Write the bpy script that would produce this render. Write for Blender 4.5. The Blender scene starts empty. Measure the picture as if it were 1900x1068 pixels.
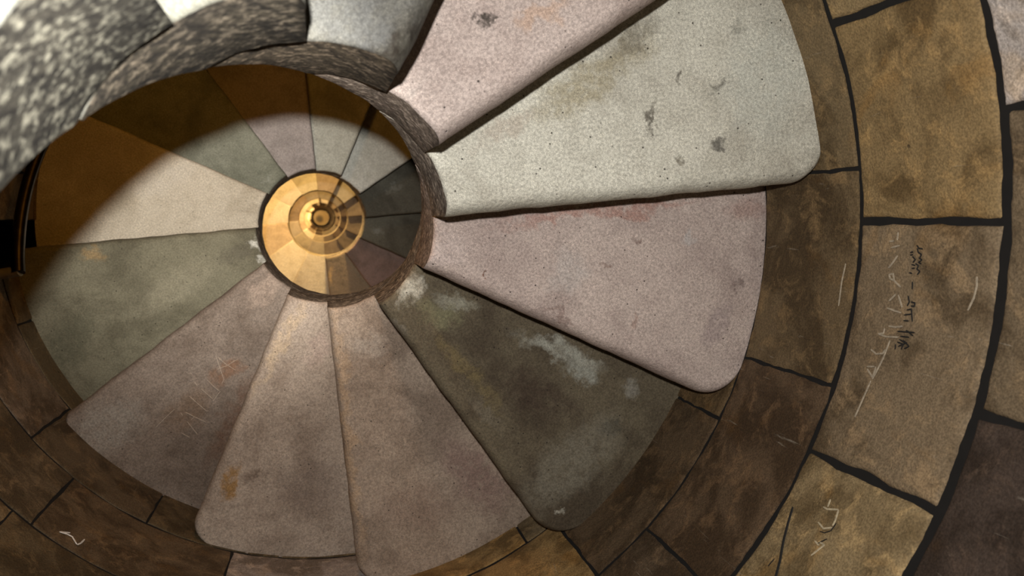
import bpy, bmesh, math, random
from mathutils import Vector, noise
random.seed(7)
SC = bpy.context.scene
COL = SC.collection
R = math.radians

# ------------------------------------------------------------------ camera
CAMO = Vector((-.0028, .0139, 1.1413))
FW = Vector((math.tan(.24), -math.tan(.0936), -1)).normalized()
RT = FW.cross(Vector((0, 1, 0))).normalized()
UP = RT.cross(FW).normalized()
FPX = 1442.9
cam = bpy.data.cameras.new('camera')
cam.sensor_width = 36
cam.lens = FPX / 1900 * 36
cam.clip_start = .01
cam.dof.use_dof = True
cam.dof.focus_distance = 1.35
cam.dof.aperture_fstop = 6
co = bpy.data.objects.new('camera', cam)
COL.objects.link(co)
m3 = __import__('mathutils').Matrix((RT, UP, -FW)).transposed()
co.matrix_world = __import__('mathutils').Matrix.Translation(CAMO) @ m3.to_4x4()
SC.camera = co

# ------------------------------------------------------------------ world, exposure, lights
SC.view_settings.view_transform = 'Standard'
SC.view_settings.look = 'None'
SC.view_settings.exposure = 0
SC.view_settings.gamma = 1
SC.view_settings.use_curve_mapping = False
w = bpy.data.worlds.new('World')
SC.world = w
w.use_nodes = True
w.node_tree.nodes['Background'].inputs[0].default_value = (1, .93, .85, 1)
w.node_tree.nodes['Background'].inputs[1].default_value = .004

def light(name, kind, loc, power, colour, size=.02, aim=None, **kw):
    L = bpy.data.lights.new(name, kind)
    L.energy = power
    L.color = colour
    if kind == 'AREA':
        L.shape = 'RECTANGLE'; L.size = size; L.size_y = size * .6
    else:
        L.shadow_soft_size = size
    for k, v in kw.items(): setattr(L, k, v)
    o = bpy.data.objects.new(name, L)
    COL.objects.link(o)
    o.location = loc
    if aim is not None:
        o.rotation_euler = Vector(aim).to_track_quat('-Z', 'Y').to_euler()
    return o

# the photographer's flash, just above the lens, pointing the way the camera points
light('camera_flash', 'AREA', (-.03, .10, 1.11), 14.2, (1, .955, .9), .024, aim=(.16, -.06, -1))
light('added_far_step_beam', 'SPOT', (-.03, .10, 1.11), 150.0, (1, .955, .88), .011, aim=(-.105, -.02, -1), spot_size=R(34), spot_blend=1.0)  # narrow spot added beside the flash to brighten the far steps
# warm lamps fixed along the stair
WARM = (1, .56, .16)
def lamp(ang, r, z, p, col=WARM, size=.04):
    light('stair_lamp', 'POINT', (r * math.cos(R(ang)), r * math.sin(R(ang)), z), p, col, size)
lamp(100, .60, -.2, 6.5, (1, .44, .06), .06)
lamp(88, .52, -2.64, 72, (1, .70, .30))
lamp(95, .50, -4.85, 40, (1, .66, .28))
lamp(110, .50, -7.1, 90, (1, .68, .30))
lamp(160, .50, -9.4, 50, (1, .66, .26))
lamp(160, .50, -11.8, 75, (1, .66, .26))
lamp(160, .50, -14.2, 100, (1, .66, .26))
lamp(160, .50, -16.6, 110, (1, .66, .26))
lamp(160, .50, -18.9, 60, (1, .66, .26))

# ------------------------------------------------------------------ helpers
H = .18
PH = R(5.06)
RW, WX, WY = .7886, .0236, -.0102

def ray(x, y):
    return FW + RT * ((x - 950) / FPX) - UP * ((y - 534) / FPX)
def at_z(x, y, z):
    d = ray(x, y); return CAMO + d * ((z - CAMO.z) / d.z)
def at_wall(x, y, rr=RW):
    d = ray(x, y); ox, oy = CAMO.x - WX, CAMO.y - WY
    a = d.x ** 2 + d.y ** 2; b = ox * d.x + oy * d.y; c = ox * ox + oy * oy - rr * rr
    return CAMO + d * ((-b + math.sqrt(b * b - a * c)) / a)
def link(name, bm, mats, parent=None, smooth_angle=40):
    me = bpy.data.meshes.new(name)
    bmesh.ops.recalc_face_normals(bm, faces=bm.faces)
    for f in bm.faces: f.smooth = True
    for e in bm.edges:
        if len(e.link_faces) == 2 and e.calc_face_angle(0) > R(smooth_angle): e.smooth = False
    bm.to_mesh(me); bm.free()
    for m in mats: me.materials.append(m)
    o = bpy.data.objects.new(name, me)
    COL.objects.link(o)
    if parent: o.parent = parent
    return o
def tag(o, label=None, cat=None, group=None, kind=None):
    if label: o['label'] = label
    if cat: o['category'] = cat
    if group: o['group'] = group
    if kind: o['kind'] = kind
    return o

# ------------------------------------------------------------------ materials
class NT:
    def __init__(s, name):
        s.m = bpy.data.materials.new(name); s.m.use_nodes = True
        s.t = s.m.node_tree; s.n = s.t.nodes
        s.b = s.n['Principled BSDF']
    def new(s, typ, **kw):
        n = s.n.new(typ)
        for k, v in kw.items(): setattr(n, k, v)
        return n
    def put(s, sock, v):
        if isinstance(v, bpy.types.NodeSocket): s.t.links.new(v, sock)
        elif isinstance(v, (tuple, list)) and len(v) == 3 and sock.type == 'RGBA': sock.default_value = (*v, 1)
        else: sock.default_value = v
    def math(s, op, a, b=0.0, clamp=False):
        n = s.new('ShaderNodeMath', operation=op, use_clamp=clamp)
        s.put(n.inputs[0], a); s.put(n.inputs[1], b); return n.outputs[0]
    def vmath(s, op, a, b):
        n = s.new('ShaderNodeVectorMath', operation=op)
        s.put(n.inputs[0], a); s.put(n.inputs[1], b)
        return n.outputs['Value'] if op in ('DISTANCE', 'LENGTH') else n.outputs[0]
    def noise(s, vec, scale, detail=3, rough=.6, dist=0, colour=False):
        n = s.new('ShaderNodeTexNoise')
        s.put(n.inputs['Vector'], vec)
        n.inputs['Scale'].default_value = scale; n.inputs['Detail'].default_value = detail
        n.inputs['Roughness'].default_value = rough; n.inputs['Distortion'].default_value = dist
        return n.outputs['Color' if colour else 'Fac']
    def vor(s, vec, scale, feature='F1'):
        n = s.new('ShaderNodeTexVoronoi', feature=feature)
        s.put(n.inputs['Vector'], vec); n.inputs['Scale'].default_value = scale
        return n.outputs['Distance']
    def ramp(s, f, a, b, lo=0., hi=1.):
        n = s.new('ShaderNodeMapRange', interpolation_type='SMOOTHSTEP')
        s.put(n.inputs['Value'], f)
        n.inputs['From Min'].default_value = a; n.inputs['From Max'].default_value = b
        n.inputs['To Min'].default_value = lo; n.inputs['To Max'].default_value = hi
        return n.outputs[0]
    def mix(s, f, a, b, mode='MIX'):
        n = s.new('ShaderNodeMix', data_type='RGBA', blend_type=mode)
        s.put(n.inputs['Factor'], f); s.put(n.inputs[6], a); s.put(n.inputs[7], b)
        return n.outputs[2]
    def bump(s, hgt, strength, dist):
        n = s.new('ShaderNodeBump')
        n.inputs['Strength'].default_value = strength; n.inputs['Distance'].default_value = dist
        s.put(n.inputs['Height'], hgt); s.t.links.new(n.outputs[0], s.b.inputs['Normal'])

def tread_mat(name, base, dark, warm=None, blobs=(), grain=.3, mott=(.42, .66), seed=0., pits=1., gs=260):
    """stone tread: base colour, darker dirt, blobs = (x, y, rx, ry, angle, colour, strength) in metres from the stair axis"""
    s = NT(name)
    tc = s.new('ShaderNodeTexCoord').outputs['Object']
    p = s.vmath('ADD', tc, (seed, seed * .37, seed * .71))
    big = s.noise(p, 5.5, 4, .6, .4)
    mid = s.noise(p, 26, 4, .65)
    c = s.mix(s.ramp(big, *mott, 0, .75), base, dark)
    c = s.mix(s.ramp(mid, .45, .75, 0, .45), c, dark)
    if warm: c = s.mix(s.ramp(s.noise(p, 9, 3, .6, .6), .5, .72, 0, .75), c, warm)
    dn = s.new('ShaderNodeVectorMath', operation='SCALE')
    s.put(dn.inputs[0], s.vmath('SUBTRACT', s.noise(p, 22, 4, .65, 0, True), (.5, .5, .5)))
    dn.inputs['Scale'].default_value = .09
    pd = s.vmath('ADD', tc, dn.outputs[0])
    for (bx, by, rx, ry, an, bc, st) in blobs:
        mp = s.new('ShaderNodeMapping', vector_type='TEXTURE')
        s.put(mp.inputs['Vector'], pd)
        mp.inputs['Location'].default_value = (bx, by, 0)
        mp.inputs['Rotation'].default_value = (0, 0, R(an))
        mp.inputs['Scale'].default_value = (rx, ry, 5)
        d = s.vmath('LENGTH', mp.outputs[0], (0, 0, 0))
        f = s.math('MULTIPLY', s.ramp(d, 1.15, .35), s.ramp(s.noise(p, 60, 3), .3, .55, .45, 1))
        c = s.mix(s.math('MULTIPLY', f, st), c, bc)
    g = s.noise(p, gs * .75, 5, .78)
    g2 = s.noise(p, gs * 3, 2, .6)
    c = s.mix(1., c, s.mix(s.ramp(g, .34, .66), (1 - grain * 1.15,) * 3, (1 + grain * .6,) * 3), 'MULTIPLY')
    c = s.mix(s.ramp(g2, .58, .70, 0, .7), c, s.mix(1., c, (1.9, 1.85, 1.75), 'MULTIPLY'))
    pit = s.math('MULTIPLY', s.ramp(s.vor(p, 62), .12, .06), s.ramp(s.noise(p, 14, 2), .46, .56))
    c = s.mix(s.math('MULTIPLY', pit, .85 * pits, True), c, (.015, .012, .01))
    s.put(s.b.inputs['Base Color'], c)
    s.b.inputs['Roughness'].default_value = .82
    s.b.inputs['Specular IOR Level'].default_value = .25
    hg = s.math('ADD', s.math('MULTIPLY', g, .55), s.math('MULTIPLY', s.noise(p, 70, 4, .6), .9))
    hg = s.math('SUBTRACT', hg, s.math('MULTIPLY', pit, .6))
    s.bump(hg, .5, .005)
    return s.m

def string_mat(name, base, dark, light_, coarse=1., seed=0.):
    """rough inner end of the steps; tool marks run along the spiral"""
    s = NT(name)
    tc = s.new('ShaderNodeTexCoord').outputs['Object']
    sp = s.new('ShaderNodeSeparateXYZ'); s.put(sp.inputs[0], tc)
    u = s.math('ARCTAN2', sp.outputs[1], sp.outputs[0])
    v = s.math('SUBTRACT', sp.outputs[2], s.math('MULTIPLY', u, H / R(30)))
    cb = s.new('ShaderNodeCombineXYZ')
    s.put(cb.inputs[0], s.math('MULTIPLY', u, 2.6)); s.put(cb.inputs[1], s.math('MULTIPLY', v, 30 / coarse))
    cb.inputs[2].default_value = seed
    streak = s.noise(cb.outputs[0], 1.6, 5, .7, .3)
    p = s.vmath('ADD', tc, (seed, 0, 0))
    big = s.noise(p, 11, 4, .6)
    lump = s.noise(p, 95 / coarse, 3, .6)
    g = s.noise(p, 260 / coarse, 2, .6)
    c = s.mix(s.ramp(streak, .35, .62), dark, base)
    c = s.mix(s.ramp(lump, .47, .66, 0, .85), c, light_)
    c = s.mix(s.ramp(s.noise(p, 50 / coarse, 3, .6), .52, .68, 0, .7), c, dark)
    c = s.mix(s.ramp(big, .45, .7, 0, .6), c, dark)
    c = s.mix(1., c, s.mix(s.ramp(g, .3, .7), (.55,) * 3, (1.3,) * 3), 'MULTIPLY')
    s.put(s.b.inputs['Base Color'], c)
    s.b.inputs['Roughness'].default_value = .85
    s.b.inputs['Specular IOR Level'].default_value = .2
    hg = s.math('ADD', s.math('MULTIPLY', lump, 1.0), s.math('MULTIPLY', g, .4))
    hg = s.math('ADD', hg, s.math('MULTIPLY', streak, .25))
    s.bump(hg, .4, .004)
    return s.m

def wall_mat():
    s = NT('sandstone_wall')
    ca = s.new('ShaderNodeVertexColor', layer_name='stone').outputs['Color']
    tc = s.new('ShaderNodeTexCoord').outputs['Object']
    big = s.noise(tc, 7, 4, .6, .8)
    mid = s.noise(tc, 20, 5, .7, .5)
    g = s.noise(tc, 300, 2, .6)
    c = s.mix(s.ramp(big, .40, .60, 0, .85), ca, s.mix(1., ca, (.40, .36, .30), 'MULTIPLY'))
    c = s.mix(s.ramp(mid, .50, .68, 0, .65), c, s.mix(1., ca, (1.7, 1.6, 1.45), 'MULTIPLY'))
    c = s.mix(s.ramp(s.noise(s.vmath('ADD', tc, (5, 3, 1)), 10, 3, .6, .6), .55, .72, 0, .35), c, s.mix(1., ca, (1.15, .88, .5), 'MULTIPLY'))
    mp = s.new('ShaderNodeMapping'); s.put(mp.inputs[0], tc)
    mp.inputs['Scale'].default_value = (60, 60, 5); 
    scr = s.ramp(s.noise(mp.outputs[0], 1, 3, .7, 1.2), .66, .76, 0, .4)
    c = s.mix(scr, c, (.45, .40, .32))
    c = s.mix(1., c, s.mix(s.ramp(g, .3, .7), (.72,) * 3, (1.2,) * 3), 'MULTIPLY')
    pit = s.math('MULTIPLY', s.ramp(s.vor(tc, 26), .10, .05), s.ramp(s.noise(tc, 9, 2), .55, .65))
    c = s.mix(pit, c, (.02, .015, .01))
    s.put(s.b.inputs['Base Color'], c)
    s.b.inputs['Roughness'].default_value = .75
    s.b.inputs['Specular IOR Level'].default_value = .3
    s.bump(s.math('ADD', s.math('ADD', mid, s.math('MULTIPLY', g, .25)), s.math('MULTIPLY', s.noise(tc, 60, 3), .5)), .6, .006)
    return s.m

def plain(name, col, rough=.8, metal=0., nscale=40):
    s = NT(name)
    tc = s.new('ShaderNodeTexCoord').outputs['Object']
    n = s.noise(tc, nscale, 4, .6)
    s.put(s.b.inputs['Base Color'], s.mix(s.ramp(n, .3, .7), tuple(x * .75 for x in col), tuple(min(1, x * 1.25) for x in col)))
    s.b.inputs['Roughness'].default_value = rough
    s.b.inputs['Metallic'].default_value = metal
    return s.m

# ------------------------------------------------------------------ steps
NAT = R(30)
def step_bm(k, a_in, a_out, rf, rb, rc=.035, nr=30, na=34, nose=.013, amp=.0014, full=True, rout=None, nv=None, nf=None, nbk=None):
    """one tread block as two meshes: the block and its rough inner end. local frame: top at z = 0"""
    base = PH + k * NAT
    nv = nv or nose; nf = nf or .18; nbk = nbk or .183
    pi = Vector((rf * math.cos(a_in), rf * math.sin(a_in)))
    po = Vector((.76 * math.cos(a_out), .76 * math.sin(a_out)))
    def fa(r):
        t = (r - rf) / (.76 - rf)
        p = pi.lerp(po, t); return math.atan2(p.y, p.x)
    def wallr(a):
        if rout: return rout
        A = a + base
        return RW + WX * math.cos(A) + WY * math.sin(A) + .004
    end = R(58.5)
    nb = 6 if full else 2
    rows = []
    for i in range(nb + 1):
        t = R(90) * i / nb
        rows.append(('b', nose * (1 - math.cos(t)), -nv * (1 - math.sin(t)), i / nb))
    rows += [('s', nose + .002, 0, 1), ('u', nose + .004, 0, 1)]
    for i in range(1, na + 1): rows.append(('t', i / na, 0, 1))
    cols = [0, .0025, .007, .014] if full else [0, .012]
    cdz = [-.006, -.002, 0, 0] if full else [0, 0]
    split = len(cols) - 1
    ncol = len(cols) + nr
    tp, bt = [], []
    off = Vector((k * 3.1, k * 1.7, 0))
    def rin_at(a):
        u = a / NAT
        if u < 1: return rf + (rb - rf) * max(0, u)
        t = min(1, (u - 1) / .4); t = t * t * (3 - 2 * t)
        return rb + .0004 + (nbk - rb) * t
    for (kind, d, z, f) in rows:
        tr, br = [], []
        for j in range(ncol):
            if j < len(cols): u = 0; dr, dz = cols[j], cdz[j]
            else:
                u = (j - len(cols) + 1) / nr; u = 1 - (1 - u) ** 1.35; dr, dz = cols[-1], 0
            def place(kind, d):
                r = rf + dr + u * (.8 - rf - dr)
                if kind != 't': a = fa(r) + d / r
                else:
                    a0 = fa(r) + (nose + .004) / r; a = a0 + (end - a0) * d
                rin = rin_at(a)
                ro = wallr(a)
                r = rin + dr + u * (ro - rin - dr)
                x = r - (ro - rc)
                if x > 0: a += (rc - math.sqrt(max(rc * rc - x * x, 0))) / r * (1 if kind != 't' else max(0, 1 - d * 3))
                nz = 0
                if full:
                    q = Vector((r * math.cos(a), r * math.sin(a), 0)) * 14 + off
                    nz = noise.noise(q) * amp + noise.noise(q * 4) * amp * .4
                    if j < 3: r += noise.noise(q * 3 + Vector((4, 0, 7))) * .0014
                    if kind != 't' or d < .15: a += (noise.noise(q * 1.3 + Vector((9, 9, 9))) * .002 + noise.noise(q * 5) * .0008) / r
                return r, a, nz
            r, a, nz = place(kind, d)
            tr.append(Vector((r * math.cos(a), r * math.sin(a), z + dz + nz)))
            if kind == 't':
                zb = max(-H + .0012, H * (a / NAT) - 2 * H + .001)
                zb = min(zb, z + dz - .006)
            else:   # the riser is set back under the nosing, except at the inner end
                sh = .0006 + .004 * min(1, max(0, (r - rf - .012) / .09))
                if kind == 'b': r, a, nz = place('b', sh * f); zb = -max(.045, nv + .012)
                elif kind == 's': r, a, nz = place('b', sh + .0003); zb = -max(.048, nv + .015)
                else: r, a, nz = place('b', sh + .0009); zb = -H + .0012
            br.append(Vector((r * math.cos(a), r * math.sin(a), zb)))
        tp.append(tr); bt.append(br)
    n = len(rows)
    def build(j0, j1, inner):
        bm = bmesh.new()
        T = [[bm.verts.new(tp[i][j]) for j in range(j0, j1 + 1)] for i in range(n)]
        Bv = [[bm.verts.new(bt[i][j]) for j in range(j0, j1 + 1)] for i in range(n)]
        w_ = j1 - j0
        def q(a, b, c, d, mi=0):
            f = bm.faces.new((a, b, c, d)); f.material_index = mi
        for i in range(n - 1):
            for j in range(w_):
                q(T[i][j], T[i][j + 1], T[i + 1][j + 1], T[i + 1][j])
                q(Bv[i][j], Bv[i + 1][j], Bv[i + 1][j + 1], Bv[i][j + 1], 1)
            q(T[i][0], T[i + 1][0], Bv[i + 1][0], Bv[i][0], 1)
            q(T[i][-1], Bv[i][-1], Bv[i + 1][-1], T[i + 1][-1])
        for j in range(w_):
            q(T[0][j], Bv[0][j], Bv[0][j + 1], T[0][j + 1])
            q(T[-1][j], T[-1][j + 1], Bv[-1][j + 1], Bv[-1][j])
        return bm
    return build(split, ncol - 1, False), build(0, split, True)

RISER = plain('shade_painted_riser', (.03, .026, .021), .95)  # near-black colour paints the shadow under each nosing into the riser
def make_step(k, bms, m1, m2):
    root = bpy.data.objects.new('stone_step', None); COL.objects.link(root)
    root.empty_display_size = .05
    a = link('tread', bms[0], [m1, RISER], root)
    b = link('inner_end', bms[1], [m1, m2], root)
    b['label'] = 'rough curved inner end'
    root.location = (0, 0, k * H); root.rotation_euler = (0, 0, PH + k * NAT)
    return root

def B(k, x, y, rx, ry, an, col, st):
    """a stain or painted lamp glow at the photograph's place on tread k, in that step's own frame"""
    p = at_z(x, y, k * H); a = -(PH + k * NAT)
    return (p.x * math.cos(a) - p.y * math.sin(a), p.x * math.sin(a) + p.y * math.cos(a), rx, ry, an - math.degrees(PH + k * NAT), col, st)

GREY_W = (.62, .61, .53); PINK = (.52, .425, .40)
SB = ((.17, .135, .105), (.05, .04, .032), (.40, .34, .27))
ST = {  # k: inner angle, outer angle, front radius, back radius, corner, tread material args
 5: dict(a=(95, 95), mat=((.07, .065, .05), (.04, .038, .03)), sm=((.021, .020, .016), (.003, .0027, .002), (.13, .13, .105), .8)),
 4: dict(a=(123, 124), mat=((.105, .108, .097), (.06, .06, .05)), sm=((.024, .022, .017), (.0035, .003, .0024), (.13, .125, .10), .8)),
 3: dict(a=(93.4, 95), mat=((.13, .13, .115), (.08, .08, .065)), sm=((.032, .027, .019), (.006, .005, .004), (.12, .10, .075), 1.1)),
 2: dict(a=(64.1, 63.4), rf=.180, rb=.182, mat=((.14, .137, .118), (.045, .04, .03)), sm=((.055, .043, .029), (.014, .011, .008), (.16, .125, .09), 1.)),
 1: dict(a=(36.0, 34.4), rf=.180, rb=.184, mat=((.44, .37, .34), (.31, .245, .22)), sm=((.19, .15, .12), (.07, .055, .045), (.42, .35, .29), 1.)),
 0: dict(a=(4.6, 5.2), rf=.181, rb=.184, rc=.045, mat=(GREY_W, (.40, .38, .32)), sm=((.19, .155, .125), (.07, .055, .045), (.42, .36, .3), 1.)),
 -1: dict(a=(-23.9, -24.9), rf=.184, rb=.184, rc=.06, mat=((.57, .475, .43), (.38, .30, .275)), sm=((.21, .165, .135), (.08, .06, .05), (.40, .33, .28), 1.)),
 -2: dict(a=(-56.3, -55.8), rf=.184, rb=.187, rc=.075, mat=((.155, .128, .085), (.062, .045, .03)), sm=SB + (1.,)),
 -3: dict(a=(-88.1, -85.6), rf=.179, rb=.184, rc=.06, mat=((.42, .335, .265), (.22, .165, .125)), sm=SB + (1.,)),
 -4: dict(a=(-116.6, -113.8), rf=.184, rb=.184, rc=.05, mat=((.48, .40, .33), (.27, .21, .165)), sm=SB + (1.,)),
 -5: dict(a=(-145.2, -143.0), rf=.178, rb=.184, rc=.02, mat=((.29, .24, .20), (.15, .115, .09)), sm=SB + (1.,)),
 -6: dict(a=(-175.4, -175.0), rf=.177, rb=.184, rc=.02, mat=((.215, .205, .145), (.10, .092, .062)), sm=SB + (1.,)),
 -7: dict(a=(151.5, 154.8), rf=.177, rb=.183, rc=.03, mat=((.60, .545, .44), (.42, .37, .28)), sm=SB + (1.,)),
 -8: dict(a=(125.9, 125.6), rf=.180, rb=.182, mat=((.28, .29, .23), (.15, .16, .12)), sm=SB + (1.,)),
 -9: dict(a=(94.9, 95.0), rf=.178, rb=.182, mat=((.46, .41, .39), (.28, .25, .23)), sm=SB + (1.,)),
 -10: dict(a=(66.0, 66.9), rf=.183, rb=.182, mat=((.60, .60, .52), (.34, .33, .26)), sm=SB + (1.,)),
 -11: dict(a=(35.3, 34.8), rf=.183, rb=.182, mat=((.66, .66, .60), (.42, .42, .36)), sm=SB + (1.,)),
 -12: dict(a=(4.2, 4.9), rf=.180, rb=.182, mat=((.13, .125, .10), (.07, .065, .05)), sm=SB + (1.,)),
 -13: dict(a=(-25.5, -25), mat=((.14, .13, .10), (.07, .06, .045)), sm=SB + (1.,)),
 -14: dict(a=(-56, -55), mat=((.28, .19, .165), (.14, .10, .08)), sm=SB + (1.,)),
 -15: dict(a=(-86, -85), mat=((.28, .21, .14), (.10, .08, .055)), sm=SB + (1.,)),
}
BL = {
 3: [],
 2: [B(2, 690, 60, .05, .03, 40, (.03, .025, .018), .85), B(2, 640, 20, .07, .04, 0, (.125, .13, .13), .6), B(2, 720, 100, .045, .02, 60, (.022, .016, .011), .9)],
 1: [B(1, 900, 36, .010, .008, 20, (.03, .025, .02), .9), B(1, 1000, 25, .04, .012, 20, (.42, .27, .18), .5), B(1, 760, 165, .02, .012, 30, (.42, .38, .35), .5)],
 0: [B(0, 1210, 215, .008, .032, 8, (.10, .09, .07), .85), B(0, 1335, 270, .022, .012, 20, (.09, .085, .075), .8), B(0, 1343, 150, .010, .014, 10, (.12, .11, .09), .8), B(0, 1258, 145, .006, .012, 0, (.12, .11, .09), .8),
     B(0, 1262, 300, .014, .010, -30, (.16, .14, .10), .7), B(0, 1100, 150, .14, .035, 32, (.34, .30, .20), .75), B(0, 1180, 70, .05, .02, 40, (.14, .12, .08), .6), B(0, 1370, 45, .012, .016, 10, (.2, .2, .17), .6), B(0, 940, 240, .06, .02, 30, (.40, .33, .27), .5), B(0, 1420, 150, .09, .12, 0, (.54, .57, .52), .5)],
 -1: [B(-1, 1120, 393, .22, .014, 6, (.40, .23, .19), .75), B(-1, 1385, 385, .05, .03, 0, (.34, .20, .17), .5), B(-1, 1185, 447, .012, .009, 0, (.22, .15, .13), .7), B(-1, 1275, 440, .018, .014, 0, (.5, .5, .5), .5), B(-1, 1040, 590, .045, .009, -20, (.22, .15, .13), .6),
      B(-1, 1120, 497, .010, .008, 0, (.28, .2, .17), .7), B(-1, 1370, 535, .018, .012, 30, (.15, .11, .10), .7), B(-1, 1175, 590, .012, .014, 0, (.36, .24, .20), .6), B(-1, 1330, 600, .05, .03, 60, (.33, .26, .26), .6), B(-1, 907, 510, .004, .004, 0, (.15, .06, .03), .9), B(-1, 820, 470, .05, .03, 0, (.62, .52, .49), .5), B(-1, 1055, 505, .04, .05, 0, (.50, .47, .45), .45)],
 -2: [B(-2, 763, 535, .034, .026, 60, (.60, .57, .48), .95), B(-2, 845, 560, .045, .018, -20, (.36, .35, .28), .75), B(-2, 810, 580, .06, .03, -20, (.25, .24, .14), .7), B(-2, 1040, 650, .11, .022, -22, (.42, .42, .36), .85), B(-2, 1080, 690, .05, .02, -30, (.40, .41, .36), .7), B(-2, 1170, 715, .03, .02, -20, (.33, .32, .28), .6),
      B(-2, 730, 600, .04, .012, -55, (.28, .25, .20), .5), B(-2, 1135, 795, .028, .024, 0, (.03, .03, .025), .8), B(-2, 1060, 860, .16, .07, 40, (.24, .22, .17), .7), B(-2, 1040, 955, .012, .009, 0, (.45, .43, .36), .8), B(-2, 900, 770, .05, .02, -50, (.22, .19, .14), .6), B(-2, 1000, 730, .10, .05, -30, (.065, .045, .032), .7), B(-2, 870, 690, .12, .02, -52, (.22, .17, .08), .6)],
 -3: [B(-3, 690, 640, .05, .04, 0, (.56, .49, .42), .55), B(-3, 645, 800, .34, .016, -86, (.50, .35, .22), .6), B(-3, 880, 880, .13, .06, -50, (.25, .16, .14), .7), B(-3, 780, 940, .12, .06, 0, (.27, .19, .15), .5)],
 -4: [B(-4, 520, 640, .15, .016, 60, (.60, .47, .33), .75), B(-4, 430, 890, .05, .02, 65, (.36, .20, .06), .85), B(-4, 475, 885, .03, .02, 0, (.12, .075, .05), .6), B(-4, 590, 650, .05, .03, 80, (.50, .38, .33), .5), B(-4, 580, 900, .10, .08, 0, (.24, .19, .16), .5)],
 -5: [B(-5, 420, 690, .05, .03, 40, (.26, .14, .08), .7), B(-5, 350, 760, .08, .05, 40, (.22, .15, .10), .6), B(-5, 200, 790, .10, .07, 30, (.42, .40, .36), .6), B(-5, 430, 780, .16, .03, 62, (.19, .115, .08), .7), B(-5, 490, 540, .06, .03, 40, (.48, .38, .31), .6)],
 -6: [B(-6, 474, 450, .022, .016, 70, (.62, .62, .56), .95), B(-6, 486, 478, .015, .012, 0, (.55, .55, .5), .8), B(-6, 440, 470, .06, .03, 20, (.13, .12, .09), .6), B(-6, 130, 640, .12, .06, 60, (.11, .11, .075), .7), B(-6, 330, 530, .14, .05, 30, (.36, .34, .25), .5), B(-6, 170, 470, .04, .02, 0, (.38, .26, .12), .6)],
 -7: [B(-7, 470, 390, .05, .03, 0, (.38, .33, .25), .6), B(-7, 300, 330, .12, .05, 20, (.62, .58, .50), .5)],
 -8: [B(-8, 500, 335, .02, .008, 30, (.42, .44, .38), .45)],
 -12: [B(-12, 735, 350, .04, .02, 20, (.24, .24, .21), .6)],
 -13: [B(-13, 700, 430, .03, .02, 0, (.25, .25, .22), .7)],
 -15: [B(-15, 615, 510, .012, .06, 0, (.55, .36, .16), .8)],  # golden lamp light on the front half, put into the tread colour
}
LABEL = {
 5: 'rough grey stone step filling the top left corner, closest of all steps',
 4: 'pale grey stone step whose small bright corner shows at the top edge',
 3: 'stone step seen only as a dark rough curved end beside the grey mottled step',
 2: 'grey white mottled stone step at the top edge with dark stains near its inner end',
 1: 'pale pink stone step at the top centre beside the mottled grey step',
 0: 'largest grey white stone step on the right with dark chips in its surface',
 -1: 'pink stone step with a rounded outer corner just below the big grey white step',
 -2: 'very dark brown stone step with pale patches, lower right between the pink and brown steps',
 -3: 'brown pink stone step at the bottom centre with an orange tinted front edge',
 -4: 'grey brown stone step at the bottom with an orange stain, left of the bottom centre',
 -5: 'mauve brown stone step at the lower left scratched with pale letters',
 -6: 'olive grey stone step on the left with a white patch at its inner end',
 -7: 'pale beige stone step on the left, half in orange shadow, right beside the handrail',
 -8: 'dark green grey stone step at the upper left of the well, half in orange shadow',
 -9: 'mauve grey stone step above the golden well at its upper left, half in brown shadow',
 -10: 'narrow grey stone step straight above the golden well',
 -11: 'smooth light grey stone step at the upper right of the golden well',
 -12: 'dark charcoal stone step to the right of the golden well, upper one of two',
 -13: 'dark charcoal stone step to the right of the golden well, lower one of two',
 -14: 'dark reddish brown stone step at the lower right of the golden well',
 -15: 'small stone step at the bottom of the golden well, half golden and half dark',
}
steps = {}
for k, d in ST.items():
    base = math.degrees(PH) + 30 * k
    def rel(a):
        return R((a - base + 180) % 360 - 180)
    full = k > -13
    ai, ao = rel(d['a'][0]), rel(d['a'][1])
    if k == 5: ai = ao = 0
    nx = ST.get(k + 1, {})
    bms = step_bm(k, ai, ao, d.get('rf', .18), d.get('rb', .183), d.get('rc', .035),
                  nr=70 if k > -8 else 30, na=44 if k > -8 else 24, full=True, nose=.024 if k > -2 else .016 if k > -7 else .010, nv=.046 if k > -2 else .022 if k > -7 else .012, nf=nx.get('rf'), nbk=nx.get('rb'))
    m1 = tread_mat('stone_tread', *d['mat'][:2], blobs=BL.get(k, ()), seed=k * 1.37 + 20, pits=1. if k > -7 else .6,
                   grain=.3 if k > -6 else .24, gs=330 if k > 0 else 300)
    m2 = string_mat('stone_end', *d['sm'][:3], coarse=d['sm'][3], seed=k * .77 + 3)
    o = make_step(k, bms, m1, m2)
    tag(o, LABEL[k], 'step', 'stone steps of the winding stair')
    steps[k] = o
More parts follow.
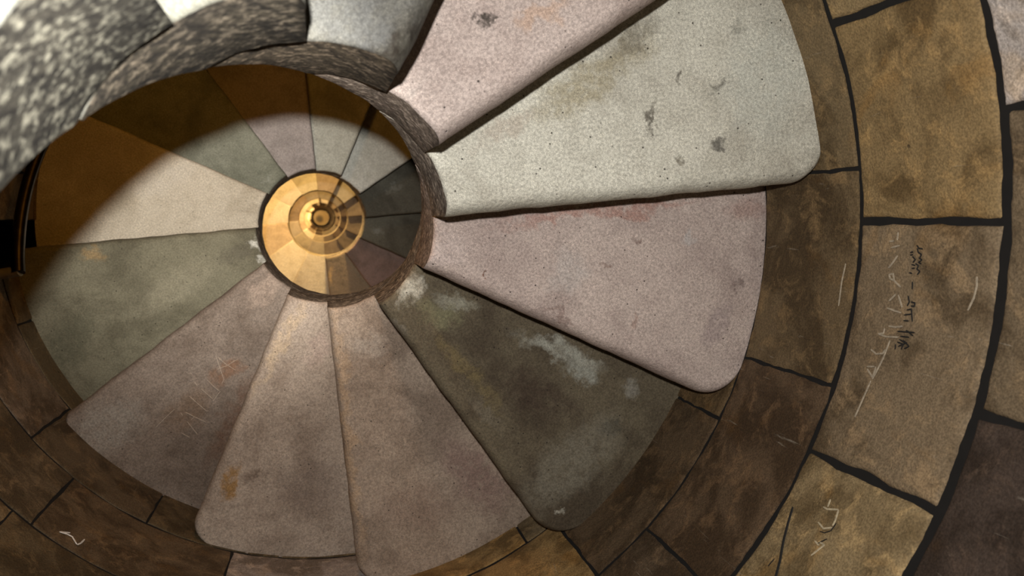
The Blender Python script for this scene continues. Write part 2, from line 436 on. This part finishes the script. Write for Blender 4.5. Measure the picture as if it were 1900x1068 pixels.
# further turns of the stair, down the well: copies of a few blocks
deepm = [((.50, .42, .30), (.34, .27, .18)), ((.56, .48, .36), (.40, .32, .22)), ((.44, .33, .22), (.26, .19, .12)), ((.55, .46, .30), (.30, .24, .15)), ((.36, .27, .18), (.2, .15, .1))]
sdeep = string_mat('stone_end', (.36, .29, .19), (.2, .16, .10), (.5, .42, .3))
proto = []
for i, mm in enumerate(deepm):
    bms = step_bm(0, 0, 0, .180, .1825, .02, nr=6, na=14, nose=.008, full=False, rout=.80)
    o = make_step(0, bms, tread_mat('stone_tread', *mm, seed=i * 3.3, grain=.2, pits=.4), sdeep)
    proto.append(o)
TURN = ['second', 'third', 'fourth', 'fifth', 'sixth', 'seventh', 'eighth', 'ninth', 'tenth']
POS = ['right', 'lower right', 'bottom right', 'bottom', 'bottom left', 'lower left', 'left', 'upper left', 'top left', 'top', 'top right', 'upper right']
DEEP_IDX = {-16: 1, -17: 1, -18: 2, -19: 1, -20: 1, -21: 3, -22: 2, -23: 0, -24: 4, -25: 4, -26: 4}
used = set()
KMIN = -111
for k in range(-16, KMIN - 1, -1):
    i = DEEP_IDX.get(k, (k * 7 + (k // 12) * 3) % 5)
    if i in used:
        o = proto[i].copy(); COL.objects.link(o)
        for ch in proto[i].children:
            c = ch.copy(); COL.objects.link(c); c.parent = o
    else:
        o = proto[i]; used.add(i)
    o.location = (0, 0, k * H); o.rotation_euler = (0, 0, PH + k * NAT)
    t = (-k) // 12; s = (-k) % 12
    tag(o, 'golden lit stone step at the %s of the %s turn down the well' % (POS[s], TURN[min(t - 1, 8)]), 'step', 'stone steps of the winding stair')

# ------------------------------------------------------------------ outer wall
MW = wall_mat()
MM = plain('dark_mortar', (.005, .004, .0035), .95)
ZL = [-2.58 + .267 * i for i in range(30)]
C0 = .0886
def zline(n): return C0 + .267 * n     # n = 0 is the joint at .0886
J = {1: [11.3, -15.9, 38, -44], 0: [23.2, 1.3, -25.6, 49, -56], -1: [7.2, -17.8, -45.1, 36],
     -2: [-54.4, -27, 2, -84], -3: [-108, -136, -84, -60, -165], -4: [-145, -100, -172, -70]}
BC = {  # (course, angle): colour of that stone
 (1, 25): (.50, .45, .42), (1, 0): (.19, .14, .085), (1, -30): (.065, .045, .034), (1, 50): (.3, .25, .2),
 (0, 12): (.27, .185, .085), (0, -12): (.225, .165, .10), (0, -30): (.30, .22, .115), (0, -45): (.30, .22, .115), (0, 35): (.28, .2, .1),
 (-1, 15): (.19, .135, .07), (-1, -5): (.165, .115, .06), (-1, -30): (.125, .08, .045), (-1, -50): (.13, .09, .055),
 (-2, -40): (.12, .08, .045), (-2, -70): (.34, .22, .09), (-2, -10): (.15, .1, .05),
 (-3, -96): (.40, .35, .32), (-3, -72): (.34, .22, .09), (-3, -120): (.165, .118, .070), (-3, -150): (.17, .13, .08),
 (-4, -130): (.15, .112, .068), (-4, -160): (.22, .17, .125)}
def norm(a): return (a + 180) % 360 - 180
SLIT = (179.0, 188.6)
def surf(a, z, rr):
    return Vector((WX + rr * math.cos(a), WY + rr * math.sin(a), z))
bm = bmesh.new()
cl = bm.loops.layers.float_color.new('stone')
def block(a0, a1, z0, z1, gz, ga, col, proud=0., res=1.3, nz=9, mi=0, seed=0., n=0):
    a0 += math.degrees(ga / RW) ; a1 -= math.degrees(ga / RW); z0 += gz[0]; z1 -= gz[1]
    na = max(2, int((a1 - a0) / res))
    us = [0, .0] ; 
    eb = .006
    A = [0, eb * .35, eb] ; L = R(a1 - a0) * RW
    xs = [0, eb * .4, eb] + [eb + (L - 2 * eb) * i / na for i in range(1, na)] + [L - eb, L - eb * .4, L]
    Hh = z1 - z0
    zs = [0, eb * .4, eb] + [eb + (Hh - 2 * eb) * i / nz for i in range(1, nz)] + [Hh - eb, Hh - eb * .4, Hh]
    grid = []
    for ix, x in enumerate(xs):
        row = []
        for iz, z in enumerate(zs):
            ex = min(x, L - x); ez = min(z, Hh - z); e = min(ex, ez)
            dep = 0 if e >= eb else ((.004 if n >= 0 else .0012) * (1 - e / eb) ** 2)
            aa = R(a0) + x / RW; zz = z0 + z
            q = surf(aa, zz, RW) * 9 + Vector((seed, seed, 0))
            jit = noise.noise(q) * .0035 + noise.noise(q * 4) * .0012
            exn = noise.noise(q * 2.5 + Vector((3, 3, 3))) * .0035 + noise.noise(q * 9) * .0018
            ezn = noise.noise(q * 2.5 + Vector((7, 1, 3))) * .0035 + noise.noise(q * 9 + Vector((2, 2, 2))) * .0018
            if ex < .02: aa += exn / RW * (1 - ex / .02)
            if ez < .02: zz += ezn * (1 - ez / .02)
            rr = RW + dep - proud + jit * .3
            row.append(bm.verts.new(surf(aa, zz, rr)))
        grid.append(row)
    fs = []
    for i in range(len(xs) - 1):
        for j in range(len(zs) - 1):
            fs.append(bm.faces.new((grid[i][j], grid[i + 1][j], grid[i + 1][j + 1], grid[i][j + 1])))
    # sides go back into the wall
    def back(v):
        p = v.co - Vector((WX, WY, 0)); l = math.hypot(p.x, p.y); f = (RW + .05) / l
        return bm.verts.new((WX + p.x * f, WY + p.y * f, v.co.z))
    border = [grid[i][0] for i in range(len(xs))] + [grid[-1][j] for j in range(1, len(zs))] + [grid[i][-1] for i in range(len(xs) - 2, -1, -1)] + [grid[0][j] for j in range(len(zs) - 2, 0, -1)]
    bk = [back(v) for v in border]
    for i in range(len(border)):
        n = (i + 1) % len(border)
        fs.append(bm.faces.new((border[n], border[i], bk[i], bk[n])))
    for f in fs:
        f.material_index = mi
        for lp in f.loops: lp[cl] = (*col, 1)
rnd = random.Random(5)
for n in range(-9, 6):
    js = sorted(set(norm(a) for a in J.get(n, [])))
    # fill the rest of the course with joints about 27 degrees apart
    full = list(js)
    if not js: js = full = [rnd.uniform(-180, -155)]
    ext = []
    for i in range(len(js)):
        a = js[i]; b = js[(i + 1) % len(js)]
        if b <= a: b += 360
        m = int(round((b - a) / 28.)) if (b - a) > 40 else 1
        for q in range(m): ext.append((a + (b - a) * q / m, a + (b - a) * (q + 1) / m))
    z0, z1 = zline(n), zline(n + 1)
    g = {0: .0045, 1: .0065, 2: .006}
    for (a, b) in ext:
        col = None; mid = norm((a + b) / 2)
        for (cn, ca), cc in BC.items():
            if cn == n and (a <= ca <= b or a <= ca + 360 <= b): col = cc
        if col is None:
            v = rnd.uniform(.75, 1.2); col = (.17 * v, .128 * v, .072 * v)
        wide = n >= 0
        gz = (g.get(n, .0048), g.get(n + 1, .0048)); ga = .0052 if n >= 0 else .003
        pr = .004 if (n, col) == (1, BC[(1, 25)]) else 0
        fine = -60 < mid < 60 and n > -3
        segs = [(a, b)]
        if n in (-4, -5, -6):   # the slit window cuts these courses
            s0, s1 = SLIT
            new = []
            for (p, q) in segs:
                off = 360 if p < 0 and q <= 180 and (p + 360) < s1 + 1 else 0
                P, Q = p + off, q + off
                if Q <= s0 or P >= s1: new.append((P, Q))
                else:
                    if P < s0 - 1: new.append((P, s0))
                    if Q > s1 + 1: new.append((s1, Q))
            segs = new
        for (p, q) in segs:
            block(p, q, z0, z1, gz, ga, col, pr, res=.7 if fine else 1.6, nz=16 if fine else 7, seed=n * 3. + a, n=n)
# mortar bed behind the stones, the plain shaft further down
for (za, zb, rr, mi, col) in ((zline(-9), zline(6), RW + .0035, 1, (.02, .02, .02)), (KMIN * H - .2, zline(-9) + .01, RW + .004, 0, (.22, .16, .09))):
    N = 240
    zz = [za, SLZ0, SLZ1, zb] if mi == 1 and (SLZ0 := zline(-6)) and (SLZ1 := zline(-3)) else [za, zb]
    vs = [[bm.verts.new(surf(2 * math.pi * i / N, z, rr)) for i in range(N)] for z in zz]
    for j in range(len(zz) - 1):
        for i in range(N):
            am = 360 * (i + .5) / N
            if mi == 1 and j == 1 and SLIT[0] < am < SLIT[1]: continue
            f = bm.faces.new((vs[j][i], vs[j][(i + 1) % N], vs[j + 1][(i + 1) % N], vs[j + 1][i]))
            f.material_index = mi
            for lp in f.loops: lp[cl] = (*col, 1)
# the deep reveal of the slit
ra, rb_ = RW + .03, RW + .32
z0, z1 = zline(-6), zline(-3)
cc = [(R(SLIT[0]), ra), (R(SLIT[0]), rb_), (R(SLIT[1]), rb_), (R(SLIT[1]), ra)]
lo = [bm.verts.new(surf(a, z0, r)) for a, r in cc]; hi = [bm.verts.new(surf(a, z1, r)) for a, r in cc]
sf = [bm.faces.new((lo[i], lo[i + 1], hi[i + 1], hi[i])) for i in range(3)] + [bm.faces.new(lo), bm.faces.new(hi)]
for f in sf:
    f.material_index = 0
    for lp in f.loops: lp[cl] = (.07, .05, .03, 1)
wall = link('wall_outer', bm, [MW, MM], smooth_angle=50)
tag(wall, 'curved brown sandstone block wall around the stair with dark open joints', kind='structure')

# floor at the foot of the well
bm = bmesh.new()
bmesh.ops.create_circle(bm, cap_ends=True, segments=96, radius=.9)
s = NT('ground_paving')
tc = s.new('ShaderNodeTexCoord').outputs['Object']
d = s.vmath('LENGTH', s.vmath('ADD', tc, s.vmath('MULTIPLY', s.noise(tc, 18, 3, .6, 0, True), (.08, .08, .0))), (0, 0, 0))
s.put(s.b.inputs['Base Color'], s.mix(s.ramp(d, .14, .05), (.42, .30, .15), (.09, .06, .03)))
o = link('floor', bm, [s.m])
o.location = (0, 0, KMIN * H - .19)
tag(o, 'stone floor at the foot of the well', kind='structure')

# ------------------------------------------------------------------ handrail
def tube(bm, pts, r, n=14):
    rings = []
    for i, p in enumerate(pts):
        t = (pts[min(i + 1, len(pts) - 1)] - pts[max(i - 1, 0)]).normalized()
        u = t.cross(Vector((0, 0, 1)))
        if u.length < .01: u = Vector((1, 0, 0))
        u.normalize(); v = t.cross(u)
        rings.append([bm.verts.new(p + (u * math.cos(2 * math.pi * q / n) + v * math.sin(2 * math.pi * q / n)) * r) for q in range(n)])
    for a, b in zip(rings, rings[1:]):
        for q in range(n): bm.faces.new((a[q], a[(q + 1) % n], b[(q + 1) % n], b[q]))
    bm.faces.new(rings[0][::-1]); bm.faces.new(rings[-1])
MET = plain('dark_bronze_metal', (.05, .042, .035), .3, 1.0)
MET2 = plain('dull_grey_metal', (.35, .32, .26), .5, .6)
RR = .705
def railp(a, r=RR, dz=0): return Vector((r * math.cos(R(a)), r * math.sin(R(a)), -.918 + (a - 187) / 30 * H + dz))
bm = bmesh.new()
tube(bm, [railp(189.5 - i * 1.5) for i in range(64)], .0145, 24)
rail = link('handrail', bm, [MET])
tag(rail, 'thin dark metal handrail curving along the wall at the left edge', 'handrail')
for a in (189.2, 150, 110):
    bm = bmesh.new()
    tube(bm, [railp(a, RR - .004, .0), railp(a, RR + .03, -.01), railp(a, .79, -.012)], .0125)
    link('bracket', bm, [MET2], rail)

# ------------------------------------------------------------------ graffiti and scratches
def ribbon(bm, pts, nrm, wd, th=.0008):
    """a thin stroke lying on a surface: pts with a normal function"""
    rows = []
    for i, p in enumerate(pts):
        t = (pts[min(i + 1, len(pts) - 1)] - pts[max(i - 1, 0)]).normalized()
        n = nrm(p); s_ = t.cross(n).normalized()
        w_ = wd * (.45 if i in (0, len(pts) - 1) else 1)
        rows.append([bm.verts.new(p - s_ * w_ / 2), bm.verts.new(p - s_ * w_ / 3 + n * th), bm.verts.new(p + s_ * w_ / 3 + n * th), bm.verts.new(p + s_ * w_ / 2)])
    for a, b in zip(rows, rows[1:]):
        for q in range(3): bm.faces.new((a[q], a[q + 1], b[q + 1], b[q]))
def smoothpts(pl, sub=5):
    out = []
    for i in range(len(pl) - 1):
        for q in range(sub): t = q / sub; out.append((pl[i][0] + (pl[i + 1][0] - pl[i][0]) * t, pl[i][1] + (pl[i + 1][1] - pl[i][1]) * t))
    out.append(pl[-1]); return out
PALE = plain('pale_scratch', (.62, .52, .42), .9, 0, 200)
WHITE = plain('white_chalk', (.85, .85, .8), .9, 0, 200)
INK = plain('black_ink', (.012, .011, .01), .8, 0, 200)
def on_wall(name, lab, strokes, m, wd):
    bm = bmesh.new()
    for pl in strokes:
        ribbon(bm, [at_wall(x, y, RW - .0022) for x, y in smoothpts(pl)], lambda p: Vector((WX - p.x, WY - p.y, 0)).normalized(), wd)
    o = link(name, bm, [m], wall); o['label'] = lab; return o
def on_step(name, k, lab, strokes, m, wd):
    bm = bmesh.new()
    for pl in strokes:
        ribbon(bm, [at_z(x, y, k * H + .0012) for x, y in smoothpts(pl)], lambda p: Vector((0, 0, 1)), wd)
    o = link(name, bm, [m])
    a = PH + k * NAT; c_, s_ = math.cos(-a), math.sin(-a)
    for v in o.data.vertices:
        x, y, z = v.co; v.co = (x * c_ - y * s_, x * s_ + y * c_, z - k * H)
    o.parent = steps[k]; o['label'] = lab; return o
def Z(x0, y0, sc, pl): return [(x0 + x / sc, y0 + y / sc) for x, y in pl]
z5 = lambda *pl: Z(280, 600, 4.45, pl)
on_step('scratched_letters', -5, 'pale scratched capital letters',
        [z5((535, 262), (565, 350), (603, 460), (585, 495)), z5((555, 280), (620, 335), (700, 385)), z5((548, 375), (620, 350), (718, 292)),
         z5((460, 458), (520, 520), (572, 560)), z5((572, 560), (545, 595), (512, 640)), z5((415, 538), (512, 622)), z5((360, 480), (385, 515)),
         z5((318, 598), (390, 662), (465, 725)), z5((285, 730), (360, 768), (458, 815)), z5((298, 805), (385, 915)), z5((330, 795), (360, 768)),
         z5((195, 705), (110, 785), (35, 860)), z5((245, 735), (265, 760)), z5((248, 900), (320, 938))], PALE, .0009)
z1 = lambda *pl: Z(1500, 380, 2.67, pl)
on_wall('written_name', 'black handwriting on the brown wall',
        [z1((538, 200), (548, 215), (568, 218)), z1((540, 215), (545, 235), (560, 245), (552, 262)), z1((548, 262), (562, 272), (545, 285), (560, 292)), z1((530, 290), (545, 300), (538, 318), (552, 328), (540, 345)),
         z1((505, 235), (520, 232)), z1((505, 248), (520, 246)), z1((515, 255), (530, 270), (518, 285)), z1((512, 295), (530, 300)), z1((500, 335), (515, 340)), z1((512, 315), (528, 312)),
         z1((516, 380), (515, 418)), z1((495, 450), (500, 480), (490, 500)), z1((508, 480), (528, 485), (525, 502), (508, 500)), z1((488, 520), (510, 515), (515, 578)), z1((475, 545), (510, 540)), z1((472, 572), (498, 575)),
         z1((440, 625), (480, 628), (528, 632)), z1((485, 620), (520, 650)), z1((455, 650), (500, 655)), z1((432, 690), (430, 715)), z1((440, 678), (470, 690), (460, 715)), z1((470, 670), (498, 700), (475, 712)), z1((450, 665), (490, 690)), z1((445, 700), (490, 680))], INK, .0022)
on_wall('scratched_names', 'pale scratched zigzag letters on the brown wall',
        [z1((402, 180), (425, 178)), z1((445, 135), (440, 175)), z1((410, 212), (455, 200)), z1((443, 250), (415, 290), (397, 312)), z1((400, 345), (420, 340), (425, 375), (458, 408)), z1((400, 345), (405, 365), (425, 375)),
         z1((435, 440), (400, 475)), z1((445, 445), (465, 508)), z1((390, 510), (430, 525), (462, 535)), z1((398, 600), (430, 605), (470, 600)), z1((345, 638), (385, 652), (450, 655)), z1((345, 638), (372, 635), (378, 610)),
         z1((310, 715), (335, 738), (368, 735), (382, 715)), z1((405, 670), (370, 760), (318, 862)), z1((290, 800), (330, 800)), z1((292, 812), (318, 855), (335, 800)),
         z1((835, 355), (835, 400), (820, 460), (790, 522)), z1((310, 870), (270, 960), (230, 1050)), z1((185, 290), (165, 380), (150, 500))], plain('faint_scratch', (.36, .30, .22), .9, 0, 200), .003)
on_wall('chalk_tick', 'white chalk tick low on the left wall',
        [[(110, 986), (124, 990), (134, 995), (143, 1010)], [(143, 1010), (150, 1007), (157, 1000)], [(110, 986), (130, 988)]], WHITE, .0035)
on_wall('curled_marks', 'pale and black curled marks on the golden stone at the lower right',
        [[(1528, 940), (1535, 944), (1556, 945)], [(1541, 926), (1536, 940)], [(1556, 945), (1550, 965), (1545, 975)], [(1518, 968), (1528, 980), (1545, 978)], [(1512, 1003), (1520, 1012)], [(1520, 1005), (1530, 1010), (1505, 1030)]],
        plain('faint_scratch', (.5, .42, .28), .9, 0, 200), .003)
on_wall('ink_curl', 'black curled ink stroke on the golden stone',
        [[(1521, 985), (1530, 988), (1542, 984), (1552, 970)], [(1517, 1008), (1535, 999)], [(1425, 1050), (1437, 1036)]], INK, .0015)
on_wall('crack', 'dark vertical crack in the golden stone',
        [[(1471, 940), (1462, 970), (1453, 1005), (1447, 1040), (1435, 1085)]], INK, .005)
